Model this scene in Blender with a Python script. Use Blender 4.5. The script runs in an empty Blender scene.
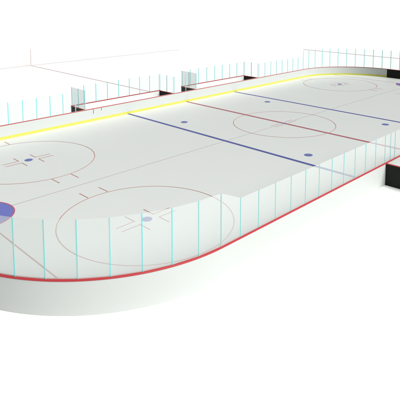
import bpy, bmesh, math
from mathutils import Vector, Matrix

scene = bpy.context.scene
COL = scene.collection
FT = 0.3048
HL, HW, RAD = 30.48, 12.95, 8.53          # half length, half width, corner radius of the ice
TOP, GROUND = 1.14, -0.25                 # top of the boards, floor outside the rink

# ------------------------------------------------------------------ materials
def mat(name, color, rough=0.5, spec=0.3, noise=0.0, scale=3.0, bump=0.0, color2=None):
    m = bpy.data.materials.new(name); m.use_nodes = True
    nt = m.node_tree; b = nt.nodes['Principled BSDF']
    b.inputs['Roughness'].default_value = rough
    b.inputs['Specular IOR Level'].default_value = spec
    b.inputs['Base Color'].default_value = (*color, 1)
    if noise or bump:
        tc = nt.nodes.new('ShaderNodeTexCoord')
        nz = nt.nodes.new('ShaderNodeTexNoise')
        nz.inputs['Scale'].default_value = scale; nz.inputs['Detail'].default_value = 6
        nt.links.new(tc.outputs['Object'], nz.inputs['Vector'])
        if noise:
            mix = nt.nodes.new('ShaderNodeMix'); mix.data_type = 'RGBA'
            c2 = color2 or tuple(c * (1 - noise) for c in color)
            mix.inputs[6].default_value = (*color, 1); mix.inputs[7].default_value = (*c2, 1)
            nt.links.new(nz.outputs['Fac'], mix.inputs[0])
            nt.links.new(mix.outputs[2], b.inputs['Base Color'])
        if bump:
            bp = nt.nodes.new('ShaderNodeBump'); bp.inputs['Strength'].default_value = bump
            bp.inputs['Distance'].default_value = 0.01
            nt.links.new(nz.outputs['Fac'], bp.inputs['Height'])
            nt.links.new(bp.outputs['Normal'], b.inputs['Normal'])
    return m

def film(name, color, opacity):
    """clear sheet with a faint milky haze: part transparent, part scattering"""
    m = bpy.data.materials.new(name); m.use_nodes = True
    nt = m.node_tree; nt.nodes.clear()
    out = nt.nodes.new('ShaderNodeOutputMaterial')
    tr = nt.nodes.new('ShaderNodeBsdfTransparent'); tr.inputs[0].default_value = (0.985, 1, 0.997, 1)
    df = nt.nodes.new('ShaderNodeBsdfDiffuse'); df.inputs[0].default_value = (*color, 1)
    tl = nt.nodes.new('ShaderNodeBsdfTranslucent'); tl.inputs[0].default_value = (*color, 1)
    m1 = nt.nodes.new('ShaderNodeMixShader'); m1.inputs[0].default_value = 0.22
    m2 = nt.nodes.new('ShaderNodeMixShader'); m2.inputs[0].default_value = opacity
    nt.links.new(df.outputs[0], m1.inputs[1]); nt.links.new(tl.outputs[0], m1.inputs[2])
    nt.links.new(tr.outputs[0], m2.inputs[1]); nt.links.new(m1.outputs[0], m2.inputs[2])
    nt.links.new(m2.outputs[0], out.inputs[0])
    return m

M = {
    'floor': mat('white_floor', (0.93, 0.93, 0.93), 0.9, 0.0, noise=0.01, scale=0.4),
    'ice': mat('ice', (0.77, 0.797, 0.777), 0.5, 0.2, noise=0.03, scale=0.25, bump=0.02),
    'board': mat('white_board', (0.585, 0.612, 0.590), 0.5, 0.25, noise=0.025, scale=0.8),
    'lightened_board': mat('lightened_white_board', (0.80, 0.82, 0.80), 0.5, 0.25, noise=0.025, scale=0.8),  # lighter copy of the board white, makes up for light missing inside the boxes
    'black': mat('shade_painted_board', (0.016, 0.019, 0.016), 0.6, 0.12, noise=0.2, scale=1.5),  # black of unlit faces, shade painted onto far end board and box ends
    'kick_shade': mat('shade_painted_kick_plate', (0.022, 0.024, 0.012), 0.6, 0.12, noise=0.2, scale=1.5),  # unlit stretch of the yellow kick plate, its shade painted near-black
    'rail': mat('red_rail', (0.47, 0.042, 0.05), 0.4, 0.3, noise=0.12, scale=2),
    'pale_line': mat('pink_line', (0.62, 0.40, 0.38), 0.5, 0.2, noise=0.05, scale=2),
    'yellow': mat('yellow_kick_plate', (0.64, 0.63, 0.12), 0.5, 0.2, noise=0.04, scale=1),
    'blue': mat('blue_paint', (0.11, 0.125, 0.36), 0.5, 0.25, noise=0.08, scale=2),
    'dot': mat('blue_dot_paint', (0.16, 0.19, 0.46), 0.5, 0.25, noise=0.08, scale=2),
    'crease': mat('crease_paint', (0.17, 0.19, 0.53), 0.5, 0.25, noise=0.06, scale=2),
    'red': mat('red_paint', (0.42, 0.14, 0.17), 0.5, 0.25, noise=0.08, scale=2),
    'crease_red': mat('crease_border_paint', (0.46, 0.13, 0.24), 0.5, 0.25, noise=0.05, scale=2),
    'ring': mat('circle_paint', (0.57, 0.28, 0.24), 0.5, 0.25, noise=0.1, scale=2),
    'pale_red': mat('pale_red_paint', (0.58, 0.36, 0.36), 0.5, 0.25, noise=0.08, scale=2),
    'axis': mat('centre_axis_paint', (0.52, 0.39, 0.48), 0.5, 0.25, noise=0.08, scale=2),
    'cyan': mat('cyan_glass_edge', (0.24, 0.78, 0.78), 0.35, 0.3, noise=0.15, scale=3),
    'metal': mat('dark_latch_metal', (0.22, 0.15, 0.15), 0.4, 0.4, noise=0.2, scale=8),
    'grey_strip': mat('grey_edging', (0.55, 0.50, 0.50), 0.6, 0.2, noise=0.08, scale=2),
    'red_strip': mat('reddish_edging', (0.72, 0.52, 0.52), 0.6, 0.2, noise=0.08, scale=2),
    'film': film('hazy_clear_sheet', (0.86, 0.885, 0.87), 0.28),
    'clear': film('clear_sheet', (0.80, 0.83, 0.81), 0.010),
    'shade_film': film('shade_grey_sheet', (0.80, 0.75, 0.78), 0.22),  # grey of the unlit left box ends, painted into their panes
}

_b = M['ice'].node_tree.nodes['Principled BSDF']            # a thin wet film over the ice
_b.inputs['Coat Weight'].default_value = 0.6; _b.inputs['Coat Roughness'].default_value = 0.3; _b.inputs['Coat IOR'].default_value = 1.5

# ------------------------------------------------------------------ helpers
def obj(name, bm, m, parent=None, smooth=False, angle=30):
    bmesh.ops.recalc_face_normals(bm, faces=bm.faces)
    me = bpy.data.meshes.new(name); bm.to_mesh(me); bm.free()
    me.materials.append(m)
    if smooth:
        for p in me.polygons: p.use_smooth = True
        me.set_sharp_from_angle(angle=math.radians(angle))
    o = bpy.data.objects.new(name, me); COL.objects.link(o)
    if parent: o.parent = parent
    return o

def tag(o, label, cat, group=None):
    o['label'] = label; o['category'] = cat
    if group: o['group'] = group
    return o

def thing(name, label, cat, loc=(0, 0, 0), rz=0, group=None):
    o = bpy.data.objects.new(name, None); COL.objects.link(o)
    o.location = loc; o.rotation_euler = (0, 0, rz); o.empty_display_size = 0.3
    return tag(o, label, cat, group)

def structure(o):
    o['kind'] = 'structure'; return o

def box(bm, x0, x1, y0, y1, z0, z1):
    vs = [bm.verts.new(c) for c in ((x0,y0,z0),(x1,y0,z0),(x1,y1,z0),(x0,y1,z0),(x0,y0,z1),(x1,y0,z1),(x1,y1,z1),(x0,y1,z1))]
    for f in ((3,2,1,0),(4,5,6,7),(0,1,5,4),(1,2,6,5),(2,3,7,6),(3,0,4,7)):
        bm.faces.new([vs[i] for i in f])
    return bm

def bevelled(bm, w=0.008, seg=2):
    bmesh.ops.bevel(bm, geom=list(bm.edges), offset=w, segments=seg, affect='EDGES', profile=0.5)
    return bm

def sheet(bm, pts, z):
    return bm.faces.new([bm.verts.new((x, y, z)) for x, y in pts])

def strip(bm, a, b, w, z):
    ax, ay = a; bx, by = b
    d = Vector((bx - ax, by - ay)).normalized(); n = Vector((-d.y, d.x)) * w / 2
    return sheet(bm, [(ax - n.x, ay - n.y), (bx - n.x, by - n.y), (bx + n.x, by + n.y), (ax + n.x, ay + n.y)], z)

def annulus(bm, cx, cy, r0, r1, z, a0=0, a1=2 * math.pi, n=128):
    full = abs(a1 - a0) > 6.28
    k = n if full else n + 1
    ins = [bm.verts.new((cx + r0 * math.cos(a0 + (a1 - a0) * i / n), cy + r0 * math.sin(a0 + (a1 - a0) * i / n), z)) for i in range(k)]
    out = [bm.verts.new((cx + r1 * math.cos(a0 + (a1 - a0) * i / n), cy + r1 * math.sin(a0 + (a1 - a0) * i / n), z)) for i in range(k)]
    for i in range(n):
        j = (i + 1) % k
        bm.faces.new((ins[i], out[i], out[j], ins[j]))

def disc(bm, cx, cy, r, z, n=48):
    sheet(bm, [(cx + r * math.cos(2 * math.pi * i / n), cy + r * math.sin(2 * math.pi * i / n)) for i in range(n)], z)

# rink outline: list of (point, outward normal), counter-clockwise, starting on the far end line (x = +HL)
SEG = 56
def outline():
    path = []
    cs = [(HL - RAD, HW - RAD, 0), (-HL + RAD, HW - RAD, 90), (-HL + RAD, -HW + RAD, 180), (HL - RAD, -HW + RAD, 270)]
    for cx, cy, a in cs:
        for i in range(SEG + 1):
            t = math.radians(a + 90 * i / SEG)
            path.append((Vector((cx + RAD * math.cos(t), cy + RAD * math.sin(t))), Vector((math.cos(t), math.sin(t)))))
    return path
PATH = outline()
def sweep(profile, idx=None, closed=True):
    """profile: (offset outward, z) loop swept along the rink outline"""
    bm = bmesh.new()
    pts = PATH if idx is None else [PATH[i % len(PATH)] for i in idx]
    rows = [[bm.verts.new((p.x + n.x * o, p.y + n.y * o, z)) for o, z in profile] for p, n in pts]
    k = len(profile)
    for i in range(len(rows) if closed else len(rows) - 1):
        a, b = rows[i], rows[(i + 1) % len(rows)]
        for j in range(k):
            bm.faces.new((a[j], b[j], b[(j + 1) % k], a[(j + 1) % k]))
    if not closed:
        bm.faces.new(rows[0]); bm.faces.new(rows[-1])
    return bm

ORD = ['first', 'second', 'third', 'fourth', 'fifth', 'sixth', 'seventh', 'eighth', 'ninth', 'tenth', 'eleventh', 'twelfth',
       'thirteenth', 'fourteenth', 'fifteenth', 'sixteenth']

# ------------------------------------------------------------------ the setting: floor and ice with its markings
bm = bmesh.new(); sheet(bm, [(-3000, -3000), (3000, -3000), (3000, 3000), (-3000, 3000)], GROUND)
structure(obj('floor', bm, M['floor']))

bm = bmesh.new()
lo = [bm.verts.new((p.x - n.x * .002, p.y - n.y * .002, GROUND + .004)) for p, n in PATH]
hi = [bm.verts.new((p.x - n.x * .002, p.y - n.y * .002, 0)) for p, n in PATH]
bm.faces.new(hi); bm.faces.new(lo[::-1])
for i in range(len(PATH)):
    j = (i + 1) % len(PATH); bm.faces.new((lo[i], lo[j], hi[j], hi[i]))
ice = structure(obj('ice', bm, M['ice']))

E_ = HW - 0.02
GX = 89 * FT                                 # goal line
bm = bmesh.new(); strip(bm, (-GX + 6.06 * FT, 0), (GX - 6.06 * FT, 0), 0.055, .004); obj('long_axis_line', bm, M['axis'], ice)
for s in (-1, 1):
    bm = bmesh.new(); strip(bm, (s * 25.5 * FT, -E_), (s * 25.5 * FT, E_), 0.30, .008); obj('blue_line', bm, M['blue'], ice)
    yl = HW - RAD + math.sqrt(RAD ** 2 - (GX - (HL - RAD)) ** 2) - .02
    bm = bmesh.new(); strip(bm, (s * GX, -yl), (s * GX, yl), 0.06, .016); obj('goal_line', bm, M['ring'], ice)
    a0 = math.pi / 2 if s > 0 else -math.pi / 2
    bm = bmesh.new()
    sheet(bm, [(s * GX, 0)] + [(s * GX + 1.78 * math.cos(a0 + math.pi * i / 48), 1.78 * math.sin(a0 + math.pi * i / 48)) for i in range(49)], .008)
    cr = obj('goal_crease', bm, M['crease'], ice)
    bm = bmesh.new(); annulus(bm, s * GX, 0, 1.76, 1.86, .012, a0, a0 + math.pi, 48); obj('crease_border', bm, M['crease_red'], cr)
bm = bmesh.new(); strip(bm, (0, -E_), (0, E_), 0.30, .008); obj('centre_line', bm, M['red'], ice)

def circle(cx, cy, m, hash_marks=True, l_marks=True):
    bm = bmesh.new(); annulus(bm, cx, cy, 15 * FT - .024, 15 * FT + .024, .012)
    ring = obj('faceoff_circle', bm, m, ice)
    if hash_marks:
        for sx in (-1, 1):
            for sy in (-1, 1):
                bm = bmesh.new(); x = cx + sx * 2.2 * FT
                strip(bm, (x, cy + sy * (15 * FT + .02)), (x, cy + sy * 18.2 * FT), .06, .012)
                obj('hash_mark', bm, m, ring)
    for sx in (-1, 1):
        for sy in (-1, 1):
            bm = bmesh.new(); x, y = cx + sx * 2.05 * FT, cy + sy * 0.8 * FT
            h = .03
            if l_marks:
                xe = cx + sx * 5.8 * FT; ye = cy + sy * 3.55 * FT
                pts = [(x - sx*h, y - sy*h), (xe, y - sy*h), (xe, y + sy*h), (x + sx*h, y + sy*h), (x + sx*h, ye), (x - sx*h, ye)]
                sheet(bm, pts, .012)
            else:
                strip(bm, (cx + sx * 1.3 * FT, y), (cx + sx * 5.2 * FT, y), .06, .012)
            obj('faceoff_mark', bm, M['pale_red'] if not l_marks else m, ring)
    return ring
def dot(cx, cy, parent, r=0.29, m='dot'):
    bm = bmesh.new(); disc(bm, cx, cy, r, .016); obj('faceoff_dot', bm, M[m], parent)
for sx in (-1, 1):
    for sy in (-1, 1):
        c = circle(sx * 69 * FT, sy * 22 * FT, M['ring']); dot(sx * 69 * FT, sy * 22 * FT, c, .28)
        dot(sx * 20 * FT, sy * 22 * FT, ice, .31)
c = circle(0, 0, M['ring'], False, False); dot(0, 0, c, .16)

# ------------------------------------------------------------------ dasher boards
boards = thing('dasher_boards', 'white rounded boards round the ice with red top rail and yellow kick plate', 'rink boards', (0, 0, GROUND))
def up(o):                                   # parts are modelled in world space, the empty stands on the floor
    o.parent = boards; o.matrix_parent_inverse = Matrix.Translation((0, 0, -GROUND)); return o
NP = len(PATH)
K = 2                                        # the stretch painted black as shade reaches two facets into each far corner
n_shade = list(range(-(K + 1), K + 1))       # ... end of the last corner, straight end, start of the first corner
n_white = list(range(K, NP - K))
WALL = [(0, -0.245), (0.10, -0.245), (0.10, TOP - .018), (0, TOP - .018)]
KICK = [(-.014, .003), (-.002, .003), (-.002, .23), (-.014, .23)]
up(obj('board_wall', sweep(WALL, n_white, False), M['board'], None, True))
o = up(obj('board_wall', sweep(WALL, n_shade, False), M['black'], None, True)); o['label'] = 'straight stretch of board across the far end, painted black as shade'
up(obj('kick_plate', sweep(KICK, n_white, False), M['yellow'], None, True))
o = up(obj('kick_plate', sweep(KICK, n_shade, False), M['kick_shade'], None, True)); o['label'] = 'kick plate across the far end, darkened by painted shade'
up(obj('top_rail', sweep([(-.012, TOP - .018), (.112, TOP - .018), (.116, TOP - .005), (.114, TOP + .02), (.100, TOP + .035), (.0, TOP + .035), (-.012, TOP + .025)]), M['rail'], None, True, 50))
up(obj('rail_pale_line', sweep([(-.012, TOP + .036), (.026, TOP + .036), (.026, TOP + .055), (-.012, TOP + .055)]), M['pale_line'], None, True, 50))  # thin pale pink line built over the rail's inner edge
for x, l in ((-11.72, .40), (-10.86, .22)):
    bm = box(bmesh.new(), x - .022, x + .022, HW - .03, HW - .004, TOP - .04 - l, TOP - .04)
    up(obj('gate_latch', bevelled(bm), M['metal']))

# ------------------------------------------------------------------ team boxes behind the boards
W = 0.10
def team_box(label, x0, x1, s):
    """s = +1 far side, -1 near side; two end walls painted black as shade, a back wall in lightened white, red rails"""
    y0, y1 = HW + .104, 15.4
    t = thing('team_box', label, 'team box', ((x0 + x1) / 2, s * (y0 + y1) / 2, GROUND))
    inv = t.location.copy()
    def part(name, bm, m, sm=False):
        o = obj(name, bm, m, None, sm); o.parent = t; o.matrix_parent_inverse = Matrix.Translation(-inv); return o
    def ys(a, b): return (a, b) if s > 0 else (-b, -a)
    for x in (x0, x1):
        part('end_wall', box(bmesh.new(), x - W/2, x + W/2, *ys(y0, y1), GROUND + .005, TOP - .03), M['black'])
        part('top_rail', bevelled(box(bmesh.new(), x - W/2 - .012, x + W/2 + .012, *ys(y0 + .02, y1 - .02), TOP - .029, TOP + .012), .008), M['rail'], True)
    part('back_wall', box(bmesh.new(), x0 - W/2, x1 + W/2, *ys(y1 + .003, y1 + W), GROUND + .005, TOP - .03), M['lightened_board'])
    part('top_rail', bevelled(box(bmesh.new(), x0 - W/2 - .012, x1 + W/2 + .012, *ys(y1 - .012, y1 + W + .012), TOP - .028, TOP + .036), .012), M['rail'], True)
    return t
AX0, AX1, BX0, BX1 = -12.5, -1.75, 1.5, 12.3
team_box('left of the two far team boxes, red rails on white back wall and shade-black ends', AX0, AX1, 1)
team_box('right of the two far team boxes, red rails on white back wall and shade-black ends', BX0, BX1, 1)
team_box('team box on the near side showing its shade-black end wall at the right edge', -7.0, 4.0, -1)

# ------------------------------------------------------------------ glass panels: a hazy clear pane with cyan edges
def panel(a, b, h, label, group, sheet_mat=None, h_start=None):
    edge = EDGE
    ax, ay = a; bx, by = b
    v = Vector((bx - ax, by - ay)); L = v.length; rz = math.atan2(v.y, v.x)
    z0 = TOP + .037
    t = thing('glass_panel', label, 'glass panel', ((ax + bx) / 2, (ay + by) / 2, z0), rz, group)
    g = .004
    hs = h_start or h
    def top(x): return hs + (h - hs) * (x + L/2) / L
    def slope(bm):
        for v in bm.verts:
            if v.co.z > .5: v.co.z = top(v.co.x)
        return bm
    obj('pane', slope(box(bmesh.new(), -L/2 + edge + g, L/2 - edge - g, -.006, .006, .002, h)), M[sheet_mat or SHEET], t)
    for q in (-1, 1):
        x0, x1 = sorted((q * (L/2 - g/2), q * (L/2 - edge - g/2)))
        obj('glass_edge', slope(box(bmesh.new(), x0, x1, -.014, .014, .001, h)), M['cyan'], t)
    return t
H_SIDE, H_END, H_FAR = 1.77, 2.33, 2.58
MID = .04                                    # panels stand on the middle of the boards

def run(xs, y, h, label, group):
    for i in range(len(xs) - 1):
        panel((xs[i], y), (xs[i + 1], y), h, label % ORD[i], group)
def corner(cx, cy, a_list, h, label, group):
    r = RAD + MID
    pts = [(cx + r * math.cos(math.radians(a)), cy + r * math.sin(math.radians(a))) for a in a_list]
    for i in range(len(pts) - 1):
        panel(pts[i], pts[i + 1], h, label % ORD[i], group)

yn, yf = -HW - MID, HW + MID
step = 1.244
EDGE = .014; SHEET = 'film'
xs = [-7.10 - step * k for k in range(11, -1, -1)]
run(xs, yn, H_SIDE, 'low clear panel on the near straight boards, %s right of the rounded corner', 'glass panels along the near boards')
run([-7.10, -6.35, -5.72], yn, H_SIDE, 'narrow clear panel above the near shade-black box wall, %s from the left', 'narrow gate panels at the near team box')
run([-5.72 + step * k for k in range(0, 4)], yn, H_SIDE, 'clear panel before the near team box, %s right of the narrow panels', 'glass panels before the near team box')
panel((-22.02, yn), (xs[0], yn), H_SIDE, 'clear panel with a sloping top between the tall corner panels and the low near panels', 'glass panels along the near boards', None, H_END)
da = math.degrees(1.216 / (RAD + MID))
corner(-HL + RAD, -HW + RAD, [269.5 - da * k for k in range(0, 10)], H_END,
       'tall clear panel on the near rounded corner, %s left of the low panels', 'tall glass panels round the near corner')
EDGE = .031; SHEET = 'clear'
run([-22.1, -20.87, -19.65, -18.42, -17.2, -15.97, -14.75, -13.52, AX0], yf, H_SIDE,
    'clear panel on far boards left of the team boxes, %s from the left', 'glass panels along the far boards')
for x0, x1, nm in ((AX0, AX1, 'left'), (BX0, BX1, 'right')):
    for x, side in ((x0, 'left'), (x1, 'right')):
        ye = [HW + .17, HW + 1.26, 15.36]
        for i in range(2):
            panel((x, ye[i]), (x, ye[i + 1]), H_SIDE, '%s panel on the %s end wall of the %s far team box' % ('front' if i == 0 else 'back', side, nm),
                  'glass panels on the team box ends', 'shade_film' if side == 'left' else 'clear')
    n = 8
    run([x0 + .02 + (x1 - x0 - .04) * k / n for k in range(n + 1)], 15.45, H_SIDE,
        'clear panel behind the ' + nm + ' far team box, %s from its left end', 'glass panels behind the team boxes')
run([AX1, (AX1 + BX0) / 2, BX0], yf, H_SIDE, 'clear panel on far boards between the two team boxes, %s from left', 'glass panels between the team boxes')
n = 8
run([BX1 + (HL - RAD - BX1) * k / n for k in range(n + 1)], yf, H_SIDE,
    'clear panel on far boards, %s to the right of the team boxes', 'glass panels along the far boards')
corner(HL - RAD, HW - RAD, [90 - 90 * k / 11 for k in range(12)], H_FAR,
       'tall clear panel on the far rounded corner, %s from the low panels', 'tall glass panels round the far corner')
n = 7
ye = [(HW - RAD) - 2 * (HW - RAD) * k / n for k in range(n + 1)]
for i in range(5):
    panel((HL + MID, ye[i]), (HL + MID, ye[i + 1]), H_FAR, 'tall clear panel above the shade-black far end board, %s from the corner' % ORD[i], 'tall glass panels across the far end')

# ------------------------------------------------------------------ room edges behind the rink, built as thin strips and an upright
def edging(name, a, b, w, h, m, label, cat):
    ax, ay = a; bx, by = b
    v = Vector((bx - ax, by - ay)); L = v.length
    o = obj(name, bevelled(box(bmesh.new(), -L/2, L/2, -w/2, w/2, 0, h), .01, 1), m)
    o.location = ((ax + bx) / 2, (ay + by) / 2, GROUND + .004); o.rotation_euler.z = math.atan2(v.y, v.x)
    return tag(o, label, cat)
edging('floor_edging', (-14, 52.2), (34.0, 52.2), .10, .07, M['grey_strip'], 'long thin grey edging strip on the floor, farthest behind the side boards', 'edging strip')
edging('floor_edging', (1.42, 15.8), (1.42, 52.1), .06, .045, M['red_strip'], 'thin reddish edging strip running from the upright wall edge towards the team boxes', 'edging strip')
edging('floor_edging', (52.8, -22), (52.8, 34), .10, .06, M['red_strip'], 'thin reddish edging strip on the floor seen through the far end glass', 'edging strip')
bm = bmesh.new()
bmesh.ops.create_cone(bm, cap_ends=True, segments=12, radius1=.05, radius2=.05, depth=2.6)
bmesh.ops.translate(bm, verts=bm.verts, vec=(0, 0, 2.6 / 2))
o = obj('wall_edge', bm, M['red_strip'], None, True); o.location = (1.42, 52.2, GROUND + .08)
tag(o, 'thin upright reddish wall edge where two floor edging strips meet', 'wall edge')

# ------------------------------------------------------------------ light
world = bpy.data.worlds.new('World'); scene.world = world; world.use_nodes = True
bg = world.node_tree.nodes['Background']
bg.inputs[0].default_value = (0.97, 1.0, 0.98, 1); bg.inputs[1].default_value = 0.06
L = bpy.data.lights.new('key_lamp', 'SUN'); L.energy = 4.6; L.angle = math.radians(40); L.color = (1, 1, 0.99)
lo_ = bpy.data.objects.new('key_lamp', L); COL.objects.link(lo_)
el = math.radians(45)
d = Vector((0.2 * math.cos(el), -0.98 * math.cos(el), math.sin(el)))   # towards the lamp
lo_.rotation_euler = d.to_track_quat('Z', 'Y').to_euler(); lo_.location = d * 60

# ------------------------------------------------------------------ camera
cam = bpy.data.cameras.new('camera'); co = bpy.data.objects.new('camera', cam); COL.objects.link(co)
CX, CY, CZ, YAW, PIT, FPX, PX, PY = -36.94032, -27.06775, 11.86836, 0.78389, 0.10739, 510.48838, 207.73132, 46.69994
f = Vector((math.cos(PIT) * math.cos(YAW), math.cos(PIT) * math.sin(YAW), -math.sin(PIT)))
r = Vector((math.sin(YAW), -math.cos(YAW), 0)); u = r.cross(f)
m = Matrix((r, u, -f)).transposed().to_4x4(); m.translation = (CX, CY, CZ)
co.matrix_world = m
cam.sensor_width = 36; cam.lens = 36 * FPX / 400
cam.shift_x = (200 - PX) / 400; cam.shift_y = (PY - 200) / 400     # the picture is the lower part of a nearly level view
cam.clip_start = 0.1; cam.clip_end = 6000
scene.camera = co

scene.render.engine = 'CYCLES'
scene.cycles.transparent_max_bounces = 32
scene.view_settings.view_transform = 'Standard'; scene.view_settings.look = 'None'
scene.view_settings.exposure = 0; scene.view_settings.gamma = 1
scene.render.resolution_x = 1024; scene.render.resolution_y = 1024
